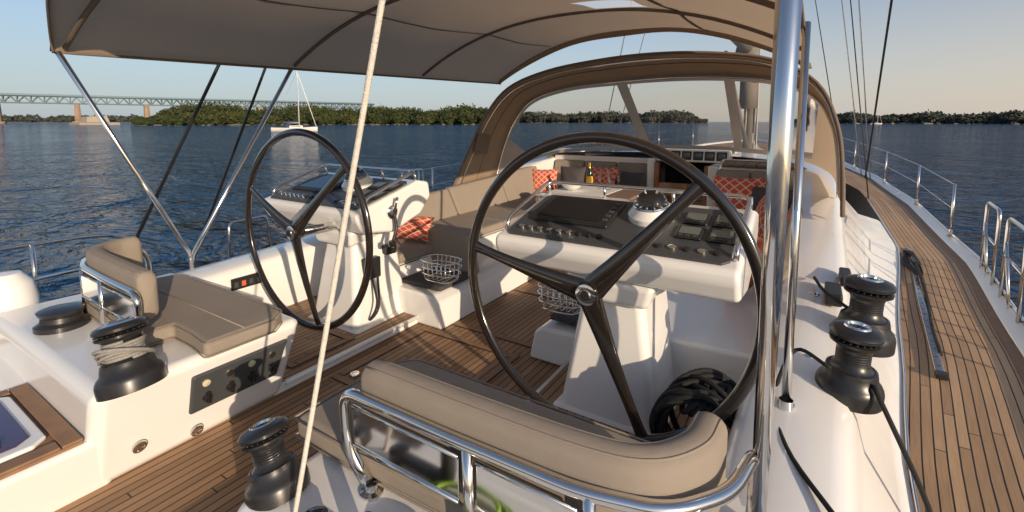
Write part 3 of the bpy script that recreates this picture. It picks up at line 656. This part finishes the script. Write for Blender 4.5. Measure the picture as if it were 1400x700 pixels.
for k in range(5): tube("loop",[(1.12+(.12-.012*k)*math.cos(t)*1.4,.775+(.07-.006*k)*math.sin(t),.487+.008*k) for t in [i*math.pi/4 for i in range(8)]],.0065,ropegr if k%2==0 else ropeb,GC,cyc=True,k=7)
sp=group("switch_panel",(-.55,1.2,.3))
def fx(z): return -.636+.136*(z/.47)+.012
def onface(y,z,o=0): return (fx(z)+o,y,z)
c=[onface(.98,.17),onface(1.42,.17),onface(1.46,.38),onface(.98,.38)]
hexa("plate",[(a[0]-.02,a[1],a[2]) for a in c]+[(a[0]+.008,a[1],a[2]) for a in c],greypanel,sp,.012)
for i in range(4):
    y=1.04+i*.11
    lathe("indicator",[(.018,0),(.018,.008),(.001,.012)],onface(y,.325,.008),simple("indicator_ivory",(.6,.55,.35),.3) if i in(0,2) else steel,sp,axis=(1,0,-.28),k=14)
    lathe("switch_cap",[(.021,0),(.019,.018),(.001,.02)],onface(y+.01,.24,.008),blackmat,sp,axis=(1,0,-.28),k=14)
    box("switch_toggle",fx(.22)+.02,fx(.22)+.045,y+.002,y+.018,.215,.27,blackgloss,sp,.003)
for y,z in((.78,.13),(1.02,.06)): lathe("through_fitting",[(.03,0),(.028,.008),(.018,.01),(.016,.004),(.001,.004)],onface(y,z,-.0),steel,Y,axis=(1,0,-.28),k=18)
box("breaker_plate",-1.679,-1.672,1.75,2.0,.33,.42,blackmat,Y,.003)
for i in range(4): box("breaker_switch",-1.675,-1.665,1.77+i*.055,1.80+i*.055,.35,.39,orange if i==1 else greypanel,Y,.002)
th=group("teak_framed_hatch",(-.9,.3,.31))
box("teak_base",-1.38,-.60,-.2,.60,.24,.262,teakplain,th,.004)
for a,b,c_,d in((-1.38,-.60,.535,.60),(-.67,-.60,-.2,.53),(-1.38,-1.32,-.2,.53)): box("teak_frame",a,b,c_,d,.263,.275,teakplain,th,.003)
prism("hatch_rim",[(-1.31,-.1),(-.685,-.1),(-.685,.47),(-.73,.52),(-1.26,.52),(-1.31,.47)],.262,.286,gel,th,.012);prism("smoked_lens",[(-1.27,-.07),(-.73,-.07),(-.73,.43),(-.77,.48),(-1.23,.48),(-1.27,.43)],.284,.292,simple("smoked_acrylic",(.07,.035,.08),.12,coat=.6),th,.004)
tube("hatch_handle",[(-.80,.12,.30),(-.80,.3,.312),(-.80,.40,.298)],.010,blackmat,th)
lp=group("lifebuoy_pod",(-2.3,.76,.45))
lathe("pod_shell",[(.001,-.26),(.08,-.25),(.125,-.19),(.14,-.06),(.14,.09),(.12,.19),(.07,.25),(.001,.26)],(-2.26,.72,.40),gel,lp)
lathe("pod_band",[(.143,-.01),(.145,.0),(.143,.01)],(-2.26,.72,.37),blackmat,lp)
rail("bracket",[(-2.42,.6,.14),(-2.42,.6,.20),(-2.10,.6,.20),(-2.10,.88,.20),(-2.42,.88,.20)],.012,par=lp)
# ---------------------------------------------------------------- bimini
BM=group("bimini_canopy",(0,3,2.3))
cx0=.06;hw=1.76
def bz(x,y):
    u=abs(x-cx0)/hw;t=(y-.9)/4.45;zc=2.36+.26*t;ze=2.0+.12*t
    bows=[.95,2.35,3.85,5.35]
    k=0
    for a,b in zip(bows,bows[1:]):
        if a<=y<=b:k=math.sin(math.pi*(y-a)/(b-a))
    return zc-(zc-ze)*u**2.3-.045*k*(1-u**2)
NB=40;rows=[]
for j in range(41):
    s=j/40;r=[]
    for i in range(NB+1):
        u=i/NB*2-1;u=math.copysign(abs(u)**.85,u);x=cx0+hw*u;ya=.9-.25*(1-u*u);yf=5.35+.12*(1-u*u);y=ya+(yf-ya)*s
        z=bz(x,max(.95,min(5.35,y)))+.008*math.sin(y*9+x*5)*(1-u*u);r.append((x,y,z))
    r=[(r[0][0]-.005,r[0][1],r[0][2]-.035)]+r+[(r[-1][0]+.005,r[-1][1],r[-1][2]-.035)]
    rows.append(r)
def bmi(i,j):
    a=rows[i][j];b_=rows[i+1][min(j+1,NB)]
    mx=(a[0]+b_[0])/2;my=(a[1]+b_[1])/2
    return 1 if (.30<mx<.82 and 3.25<my<3.75) else 0
grid("canopy",rows,[canvas,skyl],BM,mi=bmi)
tr=[rows[0][i] for i in range(NB+3)];sweep("aft_hem",tr,rrect(.012,.05,.005,2),canvas2,BM,up=(0,0,1))
sweep("front_hem",[(p[0],p[1]+.005,p[2]-.01) for p in rows[-1]],rrect(.02,.06,.008,2),canvas,BM,up=(0,0,1))
for c_ in(0,-1): sweep("side_hem",[(r[c_][0],r[c_][1],r[c_][2]) for r in rows],circ(.010,6),canvas2,BM)
for yb in(.95,2.35,3.85,5.33):
    P=[]
    for i in range(31):
        u=i/30*2-1;x=cx0+(hw-.02)*u;P.append((x,yb+.0,bz(x,yb)-.02))
    sweep("bow_tube",P,circ(.014 if yb!=5.33 else .018,8),canvas2 if yb!=5.33 else canvas,BM)
for xs in(-.85,.95):
    sweep("seam",[(xs,y,bz(xs,y)-.006) for y in [1+i*.15 for i in range(29)]],rrect(.03,.003,.001,1),canvas2,BM,up=(0,0,1))
rail("strut",[(-1.70,.92,1.97),(-1.98,1.62,.60),(-2.0,1.66,.2)],.016,par=BM,fr=.02);rail("strut",[(-1.70,2.33,2.0),(-2.02,1.66,.58),(-2.05,1.6,.2)],.016,par=BM,fr=.02)
rail("strut",[(1.845,.84,2.0),(1.82,1.33,.47)],.0195,par=BM,k=16);rail("strut",[(1.84,2.55,2.02),(1.86,1.98,.47)],.0165,par=BM,k=14)
for x,y in((1.82,1.33),(1.86,1.98)): lathe("strut_foot",[(.045,0),(.045,.008),(.026,.014),(.024,.06)],(x,y,.475),steel,BM,k=18)
# ---------------------------------------------------------------- spray hood
SH=group("spray_hood",(.1,6,1.5))
A=cat([(-1.93,4.58,.67),(-1.92,4.92,1.15),(-1.84,5.22,1.65),(-1.62,5.45,2.03),(-1.1,5.58,2.24),(-.4,5.64,2.34),(.25,5.66,2.37),(.9,5.64,2.33),(1.5,5.58,2.21),(1.90,5.45,1.95),(2.08,5.25,1.55),(2.13,4.95,1.15),(2.14,4.7,.80)],5)
B=cat([(-1.90,5.55,.78),(-1.88,5.72,1.20),(-1.80,5.88,1.58),(-1.58,6.02,1.90),(-1.08,6.15,2.07),(-.4,6.22,2.13),(.3,6.25,2.155),(.95,6.22,2.13),(1.5,6.15,2.05),(1.88,6.0,1.86),(2.06,5.85,1.55),(2.12,5.7,1.2),(2.14,5.6,.85)],5)
Cc=cat([(-1.86,6.0,.86),(-1.83,6.35,.95),(-1.75,6.75,1.02),(-1.55,7.12,1.07),(-1.05,7.42,1.11),(-.4,7.58,1.14),(.3,7.62,1.15),(.95,7.58,1.14),(1.45,7.42,1.11),(1.85,7.1,1.06),(2.05,6.7,1.0),(2.12,6.35,.95),(2.14,6.0,.9)],5)
n=len(A)
rows=[[Vector(a).lerp(b,s)+Vector((0,0,.03*math.sin(math.pi*s))) for a,b in zip(A,B)] for s in [i/5 for i in range(6)]]
grid("side_and_roof_fabric",rows,canvas,SH,solid=.004)
SB=[0,.06,.2,.4,.6,.8,.93,1]
rows=[[Vector(a).lerp(b,s) for a,b in zip(B,Cc)] for s in SB]
def smi(i,j):
    if i==0 or i==len(SB)-2: return 0
    if j<7 or j>n-16: return 0
    xm=(B[j].x+B[j+1].x)/2
    if abs(xm+.33)<.06 or abs(xm-1.0)<.06: return 0
    return 1
grid("windscreen",rows,[canvas,vin],SH,mi=smi)
sweep("aft_binding",A,circ(.018,8),canvas2,SH);sweep("mid_bow",[p-Vector((0,0,.02)) for p in B],circ(.014,8),steel,SH)
sweep("aft_bow",[p.lerp(q,.12)-Vector((0,0,.03)) for p,q in zip(A,B)],circ(.014,8),steel,SH)
sweep("seam",[p.lerp(q,.5)+Vector((0.004,0,.018)) for p,q in zip(A,B)],circ(.005,5),canvas2,SH)
mk("pocket",[(-1.885,4.98,1.18),(-1.885,5.28,1.14),(-1.86,5.33,1.4),(-1.86,5.06,1.43)],[(0,1,2,3)],canvas2,SH,False,solid=.01,M=Matrix.Translation((.03,0,0)))
# ---------------------------------------------------------------- mast & rigging
MS=group("mast",(.15,15,1))
MM=simple("mast_paint",(.20,.19,.18),.45)
sweep("mast_tube",[(.55,13.2,.6),(.55,13.2,24)],[(a*.13,b*.19) for a,b in circ(1,14)],MM,MS)
for i in range(7):
    a=i*.9;tube("halyard",[(.55+.2*math.cos(a),13.1-.22,1+.05*i),(.55+.15*math.cos(a),13.15-.2,12)],.014,ropew if i%2 else ropeb,MS,False,k=6)
sb=fabric("stacked_sail_grey",(.18,.17,.155))
for dx,zz,rr_ in((0,1.9,.2),(.12,2.5,.24),(-.1,3.1,.26),(.05,3.8,.28)): sweep("sail_stack",[(.55+dx,12.75,zz),(.56,12.7,zz+.5),(.55-dx*.5,12.75,zz+.95)],[(a*rr_,b*.25) for a,b in circ(1,10)],sb,MS)
tube("vang",[(.55,12.9,1.0),(.35,10.4,2.95)],.05,MM,MS,False)
sweep("boom",[(.5,12.8,3.35),(.1,4.2,3.75)],[(a*.14,b*.2) for a,b in circ(1,12)],MM,MS)
RG=group("standing_rigging",(3,12,1))
for p,q,r,m in(((2.9,12.4,.4),(2.1,-4.8,13),.016,blackmat),((2.95,12.0,.4),(.8,13.2,20),.012,steel),((2.85,12.6,.4),(.8,13.2,14),.010,steel),((2.55,13.4,.4),(.9,13.2,9),.010,blackmat),((-2.95,12.0,.4),(.4,13.2,20),.012,steel),((-2.85,12.6,.4),(.4,13.2,14),.010,steel),((1.1,9,1.0),(.7,13.1,9),.008,ropew),((2.75,9.8,.3),(2.2,12,5.5),.010,blackmat)):
    tube("stay",[p,q],r,m,RG,False,k=7)
BS=group("backstay",(-3,2,1))
tube("stay",[(-2.86,1.40,.2),(-1.18,2.40,3.7)],.0125,blackmat,BS,False,k=8)
tube("stay",[(-2.92,2.0,.2),(-1.25,2.61,3.7)],.011,blackmat,BS,False,k=8)
ML=group("white_halyard_rope",(1,.7,1.2));tube("line",[(.62,.70,.15),(.72,.70,.47),(1.13,.70,1.83),(1.2,.70,2.1)],.0068,ropew,ML,False,k=10)
def stanchion(x,y,z,h=.62):
    g=group("stanchion",(x,y,z));tube("post",[(x,y,z),(x+.0,y,z+h)],.0135,steel,g,False);lathe("socket",[(.035,0),(.035,.01),(.02,.02),(.019,.09)],(x,y,z),steel,g,k=14)
for sg in(-1,1):
    sy=[3.2,5.0,7.3,9.4,11.5,13.6,15.6,17.4] if sg>0 else [3.4,5.4,5.75,8.0,10.5,13,15.6,17.4]
    P=[]
    for y in sy:
        x=sg*(interp(OUT,y)-.06);z=interp(DZ,y)+.05;P.append((x,y,z));
        if sg<0 or y>6: stanchion(x,y,z)
    g=group("lifeline",(sg*3,8,.7))
    if sg>0: P=P[2:]
    for h in(.61,.33):
        tube("wire",[(p[0],p[1],p[2]+h) for p in P],.004,steel,g,False,k=6)
def gate(x0,y0,x1,y1,z):
    g=group("boarding_gate_rail",((x0+x1)/2,(y0+y1)/2,z))
    rail("hoop",[(x0,y0,z),(x0,y0,z+.64),(x1,y1,z+.64),(x1,y1,z)],.014,par=g,fr=.08);rail("mid_bar",[(x0,y0,z+.34),(x1,y1,z+.34)],.011,par=g)
    rail("brace",[(x0-.0,y0,z+.45),((x0+x1)/2,(y0+y1)/2,z)],.011,par=g)
z=.20
for y0,y1 in((6.0,5.45),(5.1,4.5),(4.2,3.6)): gate(interp(OUT,y0)-.06,y0,interp(OUT,y1)-.06,y1,z)
gate(-(interp(OUT,5.0)-.06),5.0,-(interp(OUT,5.5)-.06),5.5,z)
PP=group("pushpit_rail",(-2.7,.5,.5))
rail("top_rail",[(-2.3,-1,.74),(-2.62,-.2,.74),(-2.72,.7,.72),(-2.80,1.35,.70),(-2.85,1.6,.60),(-2.85,1.62,.18)],.0145,par=PP,fr=.12)
rail("mid_rail",[(-2.3,-1,.46),(-2.6,-.2,.46),(-2.78,1.35,.46)],.0125,par=PP,fr=.12)
for x,y in((-2.60,-.1),(-2.74,.95)): rail("post",[(x,y,.15),(x,y,.73)],.0135,par=PP)
rail("stern_loop",[(-2.80,2.3,.2),(-2.86,2.35,.60),(-2.90,2.75,.60),(-2.90,2.8,.2)],.012,par=PP)
TK=group("genoa_track",(2.7,5,.18))
sweep("track",[(2.57,3.4,.169),(2.70,4.9,.173),(2.86,6.6,.197)],rrect(.042,.022,.004,2),alum,TK,up=(0,0,1))
for i in range(24):
    y=3.5+i*.13;x=2.57+(y-3.4)*.0875;lathe("track_hole",[(.008,0),(.008,.002),(.001,.002)],(x,y,.1795+max(0,(y-4.9))*.0135+(min(y,4.9)-3.4)*.0027),blackmat,TK,k=8)
box("end_stop",2.545,2.60,3.36,3.42,.16,.19,blackmat,TK,.006);box("car",2.79,2.85,5.85,6.05,.185,.235,blackmat,TK,.012)
tube("black_line",[(2.62,3.7,.175),(2.66,4.2,.175),(2.74,4.9,.18),(2.80,5.8,.24)],.012,ropeb,TK)
for k in range(3): tube("line_fold",[(2.80,5.5,.20),(2.76-.02*k,5.9,.20),(2.79+.02*k,6.4,.21),(2.83,6.0,.23)],.010,ropeb,TK,cyc=True)
SL=group("sheet_line",(2,2,.5))
tube("line",[(2.00,2.2,.60),(1.88,2.3,.60),(1.82,2.1,.49),(1.87,1.75,.492),(2.02,1.45,.492),(2.12,1.2,.492),(2.1,.9,.49),(2.1,.4,.35)],.008,ropeb,SL)
tube("line",[(2.14,2.2,.57),(2.27,2.0,.33),(2.33,1.8,.2),(2.45,1.2,.175),(2.5,.4,.17)],.009,ropeb,SL)
tube("line",[(2.16,2.75,.63),(2.0,3.0,.66),(1.95,3.4,.62)],.009,ropeb,SL)
for x,y,zz in((1.92,2.45,.513),(1.92,2.75,.53),(1.86,2.0,.505),(1.95,3.2,.575)): lathe("deck_button",[(.028,0),(.028,.006),(.02,.012),(.001,.013)],(x,y,zz),steel if y>2.1 else blackmat,Y,k=16)
box("line_clutch",2.0,2.08,3.05,3.3,.57,.64,blackmat,Y,.012);box("line_clutch",2.08,2.14,3.35,3.6,.60,.66,blackmat,Y,.012)
box("engine_control_recess",2.04,2.08,1.9,2.0,.36,.42,blackmat,Y,.005)
RC=group("rope_coil",(1.6,2.1,.3))
for k in range(16):
    r1=.17+.06*random.random();r2=.15+.06*random.random();ox=random.uniform(-.03,.03);oz=random.uniform(-.02,.02)
    tube("loop",[(1.57+ox+r1*math.cos(t)*.9,2.06+.10*math.sin(t+k*.3)+random.uniform(-.015,.015),.27+oz+r2*math.sin(t)) for t in [i*math.pi/4 for i in range(8)]],.0115,ropeb,RC,cyc=True,k=8)
for k in range(4): tube("wrap",[(1.52+.03*k+.045*math.cos(t),2.06+.13*math.sin(t),.40+.045*math.cos(t)) for t in [i*math.pi/3 for i in range(6)]],.0115,ropeb,RC,cyc=True,k=8)
bf=group("winch_handle",(.9,.7,.5));box("arm",.80,1.02,.69,.735,.478,.505,blackmat,bf,.012,4);lathe("hub",[(.034,0),(.034,.035),(.02,.045),(.001,.045)],(.80,.712,.478),blackgloss,bf);lathe("grip",[(.02,0),(.024,.03),(.024,.09),(.018,.11),(.001,.112)],(1.01,.712,.50),blackrub,bf)
# ================================================================= camera
cam=bpy.data.cameras.new("camera");co=bpy.data.objects.new("camera",cam);S.collection.objects.link(co)
r=Vector((.8453,.5344,0));F=Vector((-.5315,.8407,-.1045)).normalized();U=r.cross(F).normalized();r=F.cross(U).normalized()
R3=Matrix((r,U,-F)).transposed();co.matrix_world=Matrix.Translation((1.885,0,1.58))@R3.to_4x4()
cam.sensor_width=36;cam.lens=646/1400*36;cam.shift_y=-116/1400;cam.clip_end=20000;cam.clip_start=.05;S.camera=co
# ================================================================= light
sd=Vector((.88,-.42,.27)).normalized();el=math.asin(sd.z);az=math.atan2(sd.y,sd.x)
w=bpy.data.worlds.new("World");S.world=w;w.use_nodes=True;nt=w.node_tree;L=nt.links
STR=.15
sk=nt.nodes.new("ShaderNodeTexSky");sk.sky_type='NISHITA';sk.sun_disc=False;sk.sun_elevation=el;sk.sun_rotation=math.pi/2-az;sk.dust_density=1.2;sk.ozone_density=3.0;sk.air_density=1.0
# evening haze layer near the horizon, warmer towards the sun side
tc=N(nt,"ShaderNodeTexCoord");sx=N(nt,"ShaderNodeSeparateXYZ");L.new(tc.outputs["Generated"],sx.inputs[0])
dt=N(nt,"ShaderNodeVectorMath",operation='DOT_PRODUCT');dt.inputs[1].default_value=(sd.x,sd.y,0);L.new(tc.outputs["Generated"],dt.inputs[0])
wr=N(nt,"ShaderNodeMapRange");wr.inputs[1].default_value=-1.0;wr.inputs[2].default_value=.1;wr.inputs[3].default_value=0;wr.inputs[4].default_value=1;L.new(dt.outputs["Value"],wr.inputs[0])
hc=N(nt,"ShaderNodeMix",data_type='RGBA');L.new(wr.outputs[0],hc.inputs[0])
hc.inputs[6].default_value=(.46/STR,.53/STR,.59/STR,1);hc.inputs[7].default_value=(.82/STR,.66/STR,.52/STR,1)
hf=N(nt,"ShaderNodeMapRange");hf.interpolation_type='SMOOTHSTEP';hf.inputs[1].default_value=-.02;hf.inputs[2].default_value=.36;hf.inputs[3].default_value=.78;hf.inputs[4].default_value=.08;L.new(sx.outputs[2],hf.inputs[0])
mxh=N(nt,"ShaderNodeMix",data_type='RGBA');L.new(hf.outputs[0],mxh.inputs[0]);L.new(sk.outputs[0],mxh.inputs[6]);L.new(hc.outputs[2],mxh.inputs[7])
L.new(mxh.outputs[2],nt.nodes["Background"].inputs[0]);nt.nodes["Background"].inputs[1].default_value=STR
sl=bpy.data.lights.new("sun","SUN");sl.energy=4.6;sl.angle=math.radians(.5);sl.color=(1,.79,.57)
so=bpy.data.objects.new("sun",sl);S.collection.objects.link(so);so.rotation_euler=sd.to_track_quat('Z','Y').to_euler()
S.view_settings.view_transform='Standard';S.view_settings.look='None';S.view_settings.exposure=0
